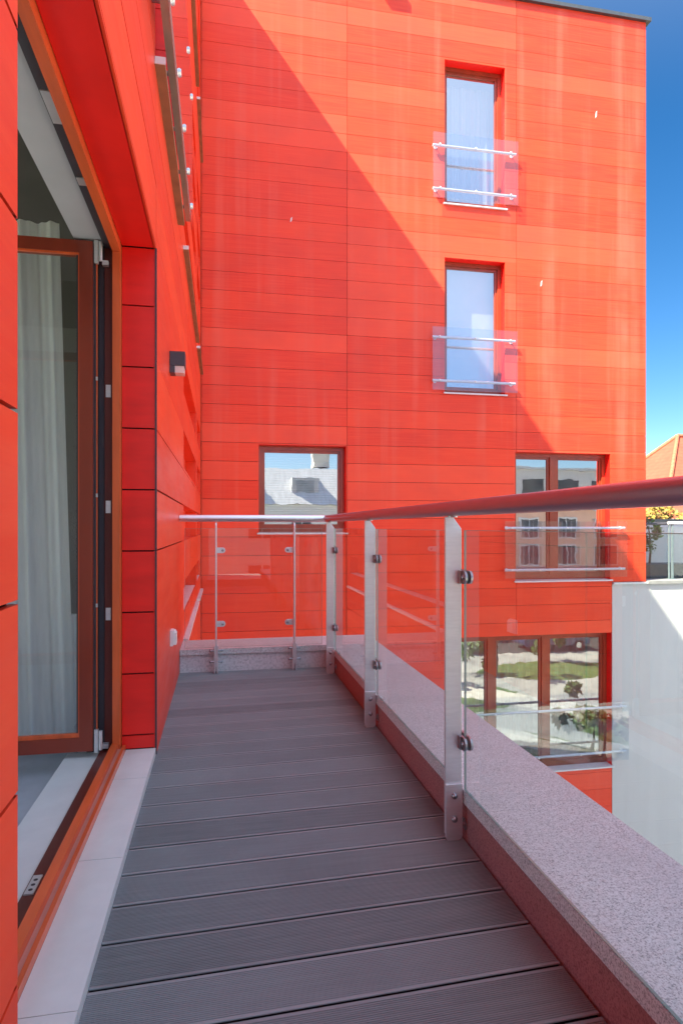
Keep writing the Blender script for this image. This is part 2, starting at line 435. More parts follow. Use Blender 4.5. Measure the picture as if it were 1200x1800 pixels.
# end board of the rear wing, roofs, far walls
mb = MB(); panels(mb, 'x', 7.06, 1, [BY + .014, 12.4, 15.2, 18.0, 20.0], courses(2.59, .13, TOP), [])
mb.build('facade_cladding', M['red_back'], B)
mb = MB(); backing(mb, 'x', -4.2, -3.9, (-6, 20, GZ, TOP), [(.3, 4.5, -.03, 2.7)]); mb.box(-3.9, 7.04, 19.7, 20, GZ, TOP); mb.box(-3.9, LX - .3, -6, -5.7, GZ, TOP)  # unseen opening added in the far wall to brighten the door room
mb.box(6.7, 7.04, BY + .31, 19.7, .13, TOP)
mb.build('wall', M['render'], B)
mb = MB(); mb.box(-4.2, LX - .30, -6, 20, TOP - .25, TOP - .02); mb.box(LX - .29, 7.04, BY + .31, 19.69, TOP - .25, TOP - .02)
mb.build('roof', M['zinc'], B)
mb = MB(); mb.box(-4.25, LX + .05, -6.05, BY - .055, TOP, TOP + .06); mb.box(-4.25, 7.13, BY - .05, 20.05, TOP, TOP + .06)
mb.build('roof_coping', M['coping'], B)
mb = MB(); mb.box(2.36, 2.68, BY - .13, BY, 9.44, 9.57); mb.build('vent_cover', M['red'], B, .006)
# lime chips on the boards
for (x, z, h) in ((1.03, 5.66, .085), (6.12, 7.86, .13), (5.13, 4.98, .11)):
    mb = MB(); mb.prism([(x - .008, z), (x + .018, z + h * .3), (x + .022, z + h), (x - .002, z + h * .7)], 'y', BY - .0025, BY - .0008)
    mb.build('scuff_mark', M['chip'], B)
# terrace body under the deck
mb = MB(); mb.box(LX - .02, 1.12, -6, 4.98, GZ, -.08); mb.build('terrace_wall', M['render'], B)

def window_back(x0, x1, z0, z1, mull, parent=B, pane='pane'):
    d = BY + .15
    mb = MB()
    fw = .062
    mb.box(x0, x1, d, d + .07, z1 - fw, z1); mb.box(x0, x1, d, d + .07, z0 + .01, z0 + fw + .03)
    mb.box(x0, x0 + fw, d - .001, d + .069, z0 + fw + .03, z1 - fw); mb.box(x1 - fw, x1, d - .001, d + .069, z0 + fw + .03, z1 - fw)
    for m_ in mull: mb.box(m_ - .062, m_ + .062, d - .002, d + .068, z0 + fw + .03, z1 - fw)
    ed = [x0 + fw] + [q for m_ in mull for q in (m_ - .062, m_ + .062)] + [x1 - fw]
    for a, b in zip(ed[::2], ed[1::2]):          # sashes, set back
        s = .038; e = d + .022
        mb.box(a, b, e, e + .05, z1 - fw - s, z1 - fw); mb.box(a, b, e, e + .05, z0 + fw + .03, z0 + fw + .03 + s)
        mb.box(a, a + s, e + .001, e + .051, z0 + fw + .03 + s, z1 - fw - s); mb.box(b - s, b, e + .001, e + .051, z0 + fw + .03 + s, z1 - fw - s)
    w = mb.build('window', M['wood'], parent)
    w['_w'] = (0, 0, 0)
    for a, b in zip(ed[::2], ed[1::2]):
        MB().box(a + .02, b - .02, d + .045, d + .053, z0 + fw + .05, z1 - fw - .02).build('pane', M[pane], w)
    mb = MB()
    mb.box(x0 - .012, x0, BY + .013, d + .15, z0, z1); mb.box(x1, x1 + .012, BY + .013, d + .15, z0, z1)
    mb.box(x0 - .012, x1 + .012, BY + .013, d + .15, z1, z1 + .012)
    mb.build('reveal', M['reveal'], w)
    mb = MB(); mb.prism([(BY - .035, z0 - .024), (BY - .035, z0 - .002), (d + .001, z0 + .008), (d + .001, z0 - .012), (BY - .027, z0 - .024)], 'x', x0 - .025, x1 + .03)
    mb.build('sill', M['white_metal'], w)
    mb = MB()                                     # the room behind
    ry = d + 2.4; t = .02
    mb.box(x0 - .5, x1 + .5, ry, ry + t, z0 - .1, z1 + .3); mb.box(x0 - .5, x0 - .5 + t, d + .152, ry, z0 - .1, z1 + .3); mb.box(x1 + .5 - t, x1 + .5, d + .152, ry, z0 - .1, z1 + .3)
    mb.box(x0 - .5, x1 + .5, d + .152, ry + t, z1 + .3, z1 + .3 + t); mb.box(x0 - .5, x1 + .5, d + .152, ry + t, z0 - .1 - t, z0 - .1)
    mb.build('room', M['plaster'], w)
    return w
for w in BW: window_back(*w, pane='pane_soft' if w[2] < 0 else 'pane')

def window_left(y0, y1, z0, z1):
    d = LX - .15; mb = MB(); fw = .06
    mb.box(d - .07, d, y0, y1, z1 - fw, z1); mb.box(d - .07, d, y0, y1, z0, z0 + fw)
    mb.box(d - .069, d + .001, y0, y0 + fw, z0 + fw, z1 - fw); mb.box(d - .069, d + .001, y1 - fw, y1, z0 + fw, z1 - fw)
    w = mb.build('window', M['wood'], B); w['_w'] = (0, 0, 0)
    MB().box(d - .045, d - .037, y0 + fw - .01, y1 - fw + .01, z0 + fw - .01, z1 - fw + .01).build('pane', M['pane'], w)
    mb = MB(); 
    for (zz0, zz1) in zip(courses(1.2208, z0, z1), courses(1.2208, z0, z1)[1:]):
        for yy0, yy1 in ((y0 - .012, y0), (y1, y1 + .012)): mb.box(d - .1, LX - .013, yy0, yy1, zz0 + .003, zz1 - .003)
    mb.box(d - .1, LX - .013, y0 - .012, y1 + .012, z1, z1 + .012)
    mb.build('reveal', M['reveal'], w)
    MB().box(d - .1, LX + .045, y0 - .02, y1 + .02, z0 - .03, z0 - .002).build('sill', M['edge'], w)
    mb = MB(); mb.box(d - .3, d - .28, y0 - .1, y1 + .1, z0 - .1, z1 + .1); mb.build('room', M['dark'], w)
for w in LEFT_WIN: window_left(*w)
# sills below the slotted screens, each a thin metal drip with a pale end
for y0, y1, z0, z1 in scr_full:
    MB().box(LX - .021, LX + .04, y0 - .06, y1 + .02, z0 - .19, z0 - .165).build('screen_sill', M['edge'] if z0 > 1 else M['white_metal'], B)
    if z0 > 1: MB().box(LX + .001, LX + .043, y0 - .066, y0 - .0605, z0 - .192, z0 - .163).build('sill_end', M['white_metal'], B)
    if z0 < 1:
        MB().box(LX - .119, LX - .014, y0 + .01, y1 - .01, z0 + .002, z0 + .03).build('slot_sill', M['white_metal'], B)
for (y0, y1, z0, z1) in LEFT_WIN:
    MB().box(LX + .001, LX + .048, y0 - .026, y0 - .0205, z0 - .032, z0).build('sill_end', M['white_metal'], B)

# ---- the balcony door
J0, J1 = 1.0, 3.0
mb = MB()
zj = [.03] + [z for z in zl if .06 < z < 2.3] + [2.335]
for a, b in zip(zj, zj[1:]):
    mb.box(-.445, LX - .001, J1, J1 + .012, a + .0035, b - .0035)
mb.build('door_reveal', M['reveal'], B)
mb = MB()
for a, b in zip(zj, zj[1:]): mb.box(-.445, LX - .001, J0 - .012, J0, a + .0035, b - .0035)
mb.build('door_reveal', M['reveal'], B)
mb = MB(); mb.box(-.445, LX - .009, J0, J1 - .006, 2.335, 2.347); mb.build('door_soffit', M['reveal'], B)
mb = MB(); mb.box(-.60, LX - .012, J1 + .013, J1 + .02, 0, 2.4); mb.box(-.60, LX - .012, J0 - .02, J0 - .013, 0, 2.4); mb.box(-.6, LX - .014, J0, J1, 2.35, 2.36); mb.build('door_backing', M['dark'], B)
MB().box(LX - .008, LX - .0005, J0, J1, 2.336, 2.346).build('soffit_edge', M['edge'], B)
MB().box(LX - .005, LX + .003, J1 - .004, J1 + .002, .0, 2.335).build('corner_trim', M['gasket'], B)
fr = MB()
fr.box(-.482, -.447, 2.965, 3.03, .03, 2.335); fr.box(-.482, -.447, J0 - .03, J0 + .035, .03, 2.335)
fr.box(-.482, -.447, J0 + .035, 2.965, 2.293, 2.345)
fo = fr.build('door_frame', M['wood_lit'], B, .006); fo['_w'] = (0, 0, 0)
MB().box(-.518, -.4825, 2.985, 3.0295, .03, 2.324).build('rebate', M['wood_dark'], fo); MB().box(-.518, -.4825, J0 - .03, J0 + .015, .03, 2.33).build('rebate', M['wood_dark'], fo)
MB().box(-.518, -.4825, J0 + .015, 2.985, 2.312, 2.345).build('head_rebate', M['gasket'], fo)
mb = MB(); mb.box(-.545, -.5185, 2.993, 3.0295, .03, 2.324); mb.box(-.60, -.5455, 3.0, 3.0295, .03, 2.324)
mb.build('weather_seal', M['gasket'], fo)
for z in (1.665, 1.14, .655):
    MB().box(-.513, -.492, 2.9815, 2.9845, z - .028, z + .028).build('striker_plate', M['steel'], fo)
for y, q in ((2.01, .075), (2.42, .025), (1.45, .03)):
    mb = MB(); mb.box(-.514, -.487, y - q, y + q, 2.3075, 2.3115); mb.build('striker_plate', M['steel'], fo)
mb = MB()   # threshold
mb.box(-.487, -.458, J0 - .03, 3.005, .03, .068); 
th = mb.build('threshold', M['wood_lit'], B, .008); th['_w'] = (0, 0, 0)
MB().box(-.4575, -.441, J0 - .02, 2.99, .03, .046).build('drip_strip', plain('pink_anodised', (.62, .36, .30), .35, .3, .08), th)
MB().box(-.4405, -.428, J0 - .02, 2.99, .03, .055).build('nosing', M['wood_lit'], th, .003)
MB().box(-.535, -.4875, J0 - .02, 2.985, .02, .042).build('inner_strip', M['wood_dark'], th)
mb = MB(); mb.box(-.53, -.505, 1.84, 1.935, .0425, .047); mb.build('lock_keep', M['steel'], th)
mb = MB(); [mb.tube((-.5175, y, .047), (-.5175, y, .0475), .006, 10) for y in (1.86, 1.885, 1.91)]; mb.build('screw', M['gasket'], th)
# stone slabs
mb = MB()
for a, b in zip([.45, 1.40, 2.025, 2.65], [1.40, 2.025, 2.65, 2.998]): mb.box(-.4275, -.297, a + .0012, b - .0012, -.06, .03)
mb.build('door_sill', M['stone'], B, .002)
MB().box(-.68, -.5355, J0 - .02, 3.0, -.04, .028).build('inner_sill', M['stone'], B)
# leaves opened inwards
lf = MB(); Y0, Y1 = 2.925, 2.985
X1, X0 = -.558, -1.50
zb0, zt = .058, 2.314
lf.box(X1 - .056, X1, Y0, Y1, zb0, zt); lf.box(X0, X0 + .056, Y0, Y1, zb0, zt)
lf.box(X0 + .056, X1 - .056, Y0 + .001, Y1 - .001, zb0, zb0 + .062); lf.box(X0 + .056, X1 - .056, Y0 + .001, Y1 - .001, zt - .054, zt)
leaf = lf.build('door_leaf', M['leafwood'], B, .004); leaf['_w'] = (0, 0, 0)
MB().box(X0 + .05, X1 - .05, 2.95, 2.962, zb0 + .05, zt - .05).build('pane', M['door_pane'], leaf)
mb = MB(); b0 = X0 + .056; b1 = X1 - .056
mb.box(b0, b1, Y0 + .006, Y0 + .02, zb0 + .062, zb0 + .08); mb.box(b0, b1, Y0 + .006, Y0 + .02, zt - .062, zt - .054); mb.box(b1 - .006, b1, Y0 + .006, Y0 + .02, zb0 + .08, zt - .062)
mb.build('glazing_bead', M['wood_lit'], leaf)
MB().box(b1 - .014, b1 - .0065, Y0 + .012, Y0 + .024, zb0 + .08, zt - .062).build('glazing_seal', M['gasket'], leaf)
mb = MB(); mb.box(X1 + .0005, X1 + .010, 2.94, 2.965, zb0 + .01, zt - .01); mb.build('leaf_edge_seal', M['gasket'], leaf)
mb = MB(); mb.box(X1 + .011, X1 + .014, 2.945, 2.962, zb0 + .01, zt - .01); mb.build('leaf_bead', M['wood_lit'], leaf)
for z in (.10, 2.27):
    mb = MB(); mb.box(X1 + .006, X1 + .022, 2.925, 2.944, z - .05, z + .05); mb.tube((X1 + .032, 2.93, z - .04), (X1 + .032, 2.93, z + .045), .008, 12); mb.box(X1 + .034, X1 + .06, 2.955, 2.982, z - .045, z - .025)
    mb.build('hinge', M['steel'], leaf)
for z in (1.71, 1.19, .70): MB().box(X1 + .0105, X1 + .018, 2.938, 2.944, z - .008, z + .008).build('lock_pin', M['steel'], leaf)
l2 = copy_tree(leaf, B)
l2.scale = (1, -1, 1); l2.location = (0, 4.0, 0)      # the other leaf, mirrored about the middle of the door
# room behind the door
mb = MB(); mb.box(-3.9, -.6, .2, 4.6, -.09, -.05); rm = mb.build('room_floor', M['floor'], B)
MB().box(-3.9, -.6, .18, .2, -.05, 2.75).build('room_wall', M['plaster'], B)
MB().box(-3.9, -.6, 4.6, 4.62, -.05, 2.75).build('room_wall', M['dim_room'], B)
MB().box(-3.9, -.64, .2, 4.6, 2.75, 2.77).build('room_ceiling', M['dim_room'], B)
MB().box(-.64, -.5605, 3.0305, 4.6, -.05, 2.75).build('inner_wall', M['plaster'], B); MB().box(-.64, -.5605, .2, .9695, -.05, 2.75).build('inner_wall', M['plaster'], B)
MB().box(-.64, -.5195, .97, 3.03, 2.325, 2.75).build('lintel', M['lintel'], B)

# curtains and blinds ------------------------------------------------
def wavy(name, label, fx, n, z0, z1, m, waves, amp, group=None, taper=0, nz=24, seed=0):
    rnd = random.Random(seed); ph = [rnd.uniform(0, 6.28) for _ in range(4)]
    mb = MB(); grid = []
    for k in range(nz + 1):
        t = k / nz; row = []
        for i in range(n + 1):
            s = i / n
            a = amp * (math.sin(s * waves * 6.283 + ph[0] + .5 * math.sin(s * 9 + ph[1])) + .45 * math.sin(s * waves * 2.7 * 6.283 + ph[2] + t * .8)) * (.7 + .3 * (1 - t))
            row.append(mb.bm.verts.new(fx(s, a, t) + (z0 + (z1 - z0) * t,)))
        grid.append(row)
    for r0, r1 in zip(grid, grid[1:]):
        for i in range(n):
            f = mb.bm.faces.new((r0[i], r0[i + 1], r1[i + 1], r1[i])); f.smooth = True
    o = mb.build(name, m); return tag(o, label, 'curtain', group)
wavy('curtain', 'pale sheer curtain bunched behind the open glass door leaf', lambda s, a, t: (-1.9 + (1.21 - .07 * t) * s, 3.19 + a + .05 * (1 - s)), 140, -.02, 2.5, M['curtain'], 9, .022, seed=2)
wavy('curtain', 'long white curtain in the topmost window of the rear wing', lambda s, a, t: (3.4 + 1.2 * s, BY + .42 + a), 120, 6.15, 8.36, M['curtain'], 8, .025, seed=4)
wavy('curtain', 'white curtain behind the three pane window below the terrace', lambda s, a, t: (3.55 + 2.9 * s, BY + .62 + a), 200, -3.0, -.74, sheer('sheer_curtain_thin', (.80, .82, .82), .12), 16, .03, seed=6)
mb = MB(); mb.box(3.49, 4.49, BY + .30, BY + .304, 3.24, 5.3); tag(mb.build('roller_blind', M['blind']), 'white blind drawn fully down in the middle window of the rear wing', 'blind')
mb = MB()
for i in range(34):
    z = 1.0 + i * .037
    mb.prism([(BY + .30, z), (BY + .325, z + .018), (BY + .3262, z + .0172), (BY + .3012, z - .0008)], 'x', .60, 1.84)
tag(mb.build('venetian_blind', M['blind']), 'slatted venetian blind inside the small square window above the corner of the railing', 'blind')
mb = MB(); mb.box(-.84, -.70, 3.24, 3.29, .08, .62); mb.box(-.80, -.74, 3.25, 3.28, -.05, .0799); mb.tube((-.73, 3.24, .56), (-.73, 3.215, .56), .014, 12)
tag(mb.build('radiator', M['white_metal'], None, .004), 'low grey radiator with a round valve behind the door glass', 'radiator')

# ------------------------------------------------------------------ deck
mb = MB()
PIT, TAN, DW = .1585, math.tan(R(2.0)), .1495
DX0, DX1 = LX - .001, .80
def board(y):
    prof = []; n = 23; e = .0085; pw = (DW - 2 * e) / n
    prof += [(.012, -.030), (.012, -.005), (0, -.0032), (0, -.001), (.001, 0)]
    for k in range(n):
        a = e + k * pw
        prof += [(a + pw * .08, 0), (a + pw * .18, -.0028), (a + pw * .62, -.0028), (a + pw * .72, 0)]
    prof += [(DW - .001, 0), (DW, -.001), (DW, -.0032), (DW - .012, -.005), (DW - .012, -.030)]
    A = [mb.bm.verts.new((DX0, y + p, z)) for p, z in prof]; Bv = [mb.bm.verts.new((DX1, y + p + TAN * (DX1 - DX0), z)) for p, z in prof]
    for i in range(len(prof) - 1): mb.bm.faces.new((A[i], Bv[i], Bv[i + 1], A[i + 1]))
    mb.bm.faces.new((A[-1], Bv[-1], Bv[0], A[0])); mb.bm.faces.new(A); mb.bm.faces.new(Bv[::-1])
y = 1.5015 - PIT * 22
while y < 4.55:
    board(y); y += PIT
bmesh.ops.recalc_face_normals(mb.bm, faces=mb.bm.faces)
deck = tag(mb.build('deck', M['deck']), kind='structure')
mb = MB(); mb.box(LX - .001, .80, -4, 4.66, -.075, -.045); tag(mb.build('deck_base', M['dark']), kind='structure')
mb = MB(); yy = 1.5015 - PIT * 22
while yy < 4.55:          # black strip in every gap between the boards, standing in for its shade
    a = yy + DW - .010; b = yy + PIT + .010; d = TAN * (DX1 - DX0)
    mb.prism([(DX0, a), (DX1, a + d), (DX1, b + d), (DX0, b)], 'z', -.028, -.0105); yy += PIT
tag(mb.build('deck_gap_shade', M['gap_shade']), kind='structure')

# ------------------------------------------------------------------ parapet
P = thing('parapet', 'low terrace parapet with a speckled grey granite coping beside the deck', 'parapet', (.98, 2, -.08))
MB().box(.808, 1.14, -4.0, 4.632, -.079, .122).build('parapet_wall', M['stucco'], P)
MB().box(LX + .002, 1.14, 4.634, 4.98, -.079, .127).build('parapet_wall', M['kerb'], P)
mb = MB()
ys = [-4.0, -2.6, -.7, 1.2 - .3, 2.78, 4.6505]
mb.box(.797, 1.178, -4.0, 4.6145, .1225, .167)
mb.build('coping', M['granite'], P, .003)
MB().box(LX + .003, 1.178, 4.6155, 5.0, .128, .1675).build('coping', M['granite'], P, .003)

# ------------------------------------------------------------------ terrace railing
RL = thing('terrace_railing', 'glass railing with stainless posts and round handrail along the parapet', 'railing', (.765, 2.0, 0))
def mitred_rail(p0, p1, t, m):          # round tube cut at 45 degrees where the two rails meet
    mb = MB(); mb.sweep([p0, p1], .0255, 28)
    lo = max(mb.bm.verts, key=lambda v: (v.co - Vector(p0)).length)
    for v in mb.bm.verts:
        if (v.co - Vector(p1)).length < .04:
            if t == 'y': v.co.y += (.765 - v.co.x)
            else: v.co.x += (4.58 - v.co.y)
    mb.build('handrail', m, RL)
mitred_rail((.765, -2.6, 1.111), (.765, 4.58, 1.111), 'y', M['rail_dark'])
mitred_rail((LX + .004, 4.58, 1.111), (.765, 4.58, 1.111), 'x', M['rail'])
def dshape(c, w, h, n=8):     # tab: straight at c[0], round at c[0]+w
    pts = [(c[0], c[1] - h / 2)]
    r = h / 2; cx = c[0] + w - (r if w > 0 else -r)
    for i in range(n + 1):
        a = -math.pi / 2 + math.pi * i / n
        pts.append((cx + (r * math.cos(a) if w > 0 else -r * math.cos(a)), c[1] + r * math.sin(a)))
    pts.append((c[0], c[1] + h / 2)); return pts
def side_post(y):
    x0, x1 = .736, .792
    mb = MB(); mb.prism([(x0, .02), (x1, .02), (x1, 1.045), (x1 - .028, 1.083), (x0, 1.083)], 'y', y - .006, y + .006)
    po = mb.build('post', M['steel'], RL, .0012)
    mb = MB(); mb.prism([(x0 - .001, .012), (x0 + .006, .0), (x1 - .014, .0), (x1 - .004, .004), (x1 + .001, .014), (x1 + .001, .188), (x0 - .001, .188)], 'y', y - .0145, y - .0065)
    mb.build('foot_plate', M['steel'], po, .001)
    for z in (.150, .072): MB().dome((.7645, y - .0147, z), (0, -1, 0), .0105, .011).build('bolt', M['bolt'], po)
    MB().tube((.763, y, 1.082), (.763, y, 1.0872), .017, 16).build('rail_saddle', M['bolt'], po)
    mb = MB(); mb.tube((.790, y + .002, .045), (.8079, y + .002, .045), .005, 10); mb.tube((.8058, y + .002, .045), (.8079, y + .002, .045), .02, 16); mb.build('wall_pin', M['bolt'], po)
    for sgn in (-1, 1):
        for z in (.882, .328):
            mb = MB()
            yb = y + sgn * .0065
            mb.prism(dshape((yb, z), sgn * .052, .044), 'x', .786, .7945)
            mb.prism(dshape((yb, z), sgn * .052, .044), 'x', .8055, .814)
            mb.box(.780, .7858, min(yb, yb + sgn * .02), max(yb, yb + sgn * .02), z - .022, z + .022)
            mb.dome((.786, yb + sgn * .03, z), (-1, 0, 0), .009, .006)
            mb.build('glass_clamp', M['bolt'], po, .0008)
PY = [-.4, .8, 2.0, 3.2, 4.42]
for y in PY: side_post(y)
for a, b in zip(PY, PY[1:]):
    MB().box(.796, .804, a + .022, b - .022, .172, 1.037).build('glass_panel', M['glass'], RL)
MB().box(.796, .804, PY[-1] + .022, 4.56, .172, 1.037).build('glass_panel', M['glass'], RL)
MB().box(-.255, .735, 4.606, 4.614, .18, 1.037).build('glass_panel', M['glass'], RL)
for pn in [o for o in RL.children if o.name.startswith('glass_panel')]:
    pn['_w'] = tuple(RL.location)
    vs = [v.co + RL.location for v in pn.data.vertices]
    a = Vector([min(v[i] for v in vs) for i in range(3)]); b = Vector([max(v[i] for v in vs) for i in range(3)])
    ax = 1 if b.y - a.y > .1 else 0
    mb = MB(); e = .0016
    def strip(lo, hi, z0, z1):
        if ax == 1: mb.box(a.x + .0004, b.x - .0004, lo, hi, z0, z1)
        else: mb.box(lo, hi, a.y + .0004, b.y - .0004, z0, z1)
    strip(a[ax] - e, a[ax] - .0001, a.z, b.z); strip(b[ax] + .0001, b[ax] + e, a.z, b.z); strip(a[ax] - e, b[ax] + e, b.z + .0001, b.z + e); strip(a[ax] - e, b[ax] + e, a.z - e, a.z - .0001)
    mb.build('glass_edge', M['glass_edge'], pn)
def far_post(x, sgn):
    mb = MB(); mb.prism([(4.552, .05), (4.602, .05), (4.602, 1.05), (4.59, 1.083), (4.57, 1.083), (4.552, 1.06)], 'x', x - .006, x + .006)
    po = mb.build('post', M['steel'], RL, .0012)
    mb = MB()
    for s in (-1, 1): mb.prism([(4.55, .004), (4.60, .004), (4.60, .20), (4.55, .20)], 'x', x + s * .0065, x + s * .0145)
    mb.build('foot_plate', M['steel'], po, .001)
    for z in (.165, .085):
        mb = MB(); mb.tube((x - .045, 4.567, z), (x + .045, 4.567, z), .006, 10)
        for s in (-1, 1): mb.dome((x + s * .036, 4.567, z), (s, 0, 0), .011, .011)
        mb.build('bolt', M['bolt'], po)
    for z in (.880, .348):
        mb = MB(); xb = x + sgn * .0065
        mb.prism(dshape((xb, z), sgn * .06, .04), 'y', 4.596, 4.604); mb.prism(dshape((xb, z), sgn * .06, .04), 'y', 4.616, 4.624)
        mb.build('glass_clamp', M['steel'], po, .0008)
        MB().dome((xb + sgn * .04, 4.5958, z), (0, -1, 0), .009, .008).build('bolt', M['bolt'], po)
far_post(-.037, 1); far_post(.525, -1)

# ------------------------------------------------------------------ wall lamp, socket
L = thing('wall_lamp', 'dark grey box shaped wall lamp on the red wall above the socket', 'lamp', (LX, 3.78, 1.94))
mb = MB(); mb.prism([(LX + .001, 1.985), (LX + .088, 1.985), (LX + .088, 2.068), (LX + .001, 2.068)], 'y', 3.74, 3.84); mb.box(LX + .001, LX + .03, 3.742, 3.838, 1.945, 1.9849)
mb.build('housing', M['lamp'], L, .002)
MB().box(LX + .0305, LX + .082, 3.746, 3.834, 1.945, 1.9845).build('diffuser', M['diffuser'], L, .003)
Sk = thing('outdoor_socket', 'small white outdoor socket with a flap cover low on the red wall', 'socket', (LX, 3.82, .40))
MB().box(LX + .001, LX + .018, 3.775, 3.865, .352, .442).build('back_box', M['plastic'], Sk, .004)
mb = MB(); mb.box(LX + .0185, LX + .036, 3.782, 3.858, .358, .43); mb.tube((LX + .024, 3.785, .434), (LX + .024, 3.855, .434), .006, 10)
mb.build('flap_cover', M['plastic'], Sk, .003)

# ------------------------------------------------------------------ juliet guards
def guard_back(x0, x1, z0, z1, t1, t0, label):
    gd = thing('balcony_guard', label, 'balcony guard', ((x0 + x1) / 2, BY, z0), 'glass guards fixed across the french windows')
    gy = BY - .095
    MB().box(x0, x1, gy - .0085, gy, z0, z1).build('glass_panel', M['guard'], gd)
    for z in (t1, t0):
        mb = MB(); mb.tube((x0 + .01, BY - .06, z), (x1 - .02, BY - .06, z), .021, 18)
        tb = mb.build('rail_tube', M['tube'], gd); tb['_w'] = tuple(gd.location)
        n = 3 if x1 - x0 < 1.8 else 5
        for i in range(n):
            x = x0 + .12 + (x1 - x0 - .24) * i / (n - 1)
            MB().dome((x, gy - .009, z), (0, -1, 0), .016, .009).build('bolt', M['steel'], tb)
        for x in (x0 + .07, x1 - .07):
            mb = MB(); mb.tube((x, BY - .055, z), (x, BY + .012, z), .012, 12); mb.tube((x, BY - .008, z), (x, BY - .001, z), .03, 16); mb.build('bracket', M['tube'], tb)
guard_back(3.25, 4.68, 6.215, 7.24, 7.055, 6.375, 'glass guard with two pale tubes across the topmost window of the rear wing')
guard_back(3.24, 4.67, 3.20, 4.19, 4.04, 3.355, 'glass guard with two pale tubes across the middle window with the blind')
guard_back(4.455, 6.635, .22, 1.14, 1.03, .35, 'wide glass guard across the two pane window seen through the railing')
guard_back(3.42, 6.66, -2.83, -1.86, -1.955, -2.70, 'widest glass guard across the three pane window below the terrace level')
def guard_left(y0, y1, z0, z1, label):
    gd = thing('balcony_guard', label, 'balcony guard', (LX, (y0 + y1) / 2, z0), 'glass guards fixed across the french windows')
    gx = LX + .075
    MB().box(gx, gx + .012, y0, y1, z0, z1).build('glass_panel', M['guard'], gd)
    for z in (z0 + .10, z1 - .12):
        mb = MB(); mb.box(LX + .038, LX + .0745, y0 + .02, y1 - .02, z - .05, z + .05)
        tb = mb.build('rail_bar', plain('champagne_metal', (.46, .40, .30), .45, .3, .08), gd, .003); tb['_w'] = tuple(gd.location)
        for i in range(5):
            yy = y0 + .15 + (y1 - y0 - .3) * i / 4
            mb = MB(); mb.tube((gx + .0125, yy, z), (gx + .022, yy, z), .022, 16, .017); mb.build('bolt', M['steel'], tb)
            mb = MB(); mb.tube((LX - .001, yy, z - .01), (LX + .038, yy, z - .01), .012, 10); mb.build('bracket', M['bolt'], tb)
guard_left(2.66, 4.74, 3.24, 4.24, 'pinkish glass guard seen edge on high on the left wing above the lamp')

# ------------------------------------------------------------------ white building with roof terrace at the right
WB = thing('white_building', 'white rendered lower building with a roof terrace joined to the red wing', 'building', (11, 15, GZ))
MB().box(6.424, 18, BY - .004, 21, GZ, .085).build('wall', M['render'], WB)
mb = MB(); mb.box(6.43, 7.075, BY - .04, BY + .02, .0855, .118); mb.build('flashing', M['white_metal'], WB)
mb = MB(); mb.box(7.08, 18.05, BY - .05, BY + .35, .0855, .135); mb.build('coping', plain('grey_coping', (.30, .30, .30), .6), WB)
mb = MB(); mb.box(7.08, 18, BY + .36, 21, .0855, .10); mb.build('terrace_floor', plain('terrace_floor', (.10, .105, .115), .8), WB)
TW = thing('garden_wall', 'pale white wall with a grey top at the back of the roof terrace', 'wall', (13, 14.5, .1))
MB().box(7.2, 18, 14.4, 14.65, .101, 1.18).build('wall', M['render'], TW)
MB().box(7.15, 18.05, 14.35, 14.7, 1.181, 1.25).build('coping', M['coping'], TW)
TR = thing('roof_terrace_railing', 'grey metal and glass railing along the edge of the white roof terrace', 'railing', (10, BY + .2, .13))
mb = MB(); mb.tube((7.12, BY + .2, 1.10), (7.62, BY + .2, 1.10), .02, 14); mb.build('handrail', M['lamp'], TR)
mb = MB(); mb.tube((7.64, BY + .2, 1.115), (14.0, BY + .2, 1.115), .026, 14); mb.build('handrail', M['white_metal'], TR)
for i in range(6):
    x = 7.66 + i * 1.15
    mb = MB(); mb.box(x - .012, x + .012, BY + .19, BY + .21, .136, 1.10); mb.box(x + .045, x + .085, BY + .19, BY + .21, .136, 1.09); mb.box(x - .03, x + .10, BY + .17, BY + .23, .1355, .15)
    mb.build('post', plain('grey_green_metal', (.16, .21, .23), .5), TR)
    if i: MB().box(x - 1.05, x - .03, BY + .196, BY + .204, .2, 1.05).build('glass_panel', M['glass'], TR)
MB().box(7.1, 7.63, BY + .196, BY + .204, .2, 1.05).build('glass_panel', M['glass'], TR)

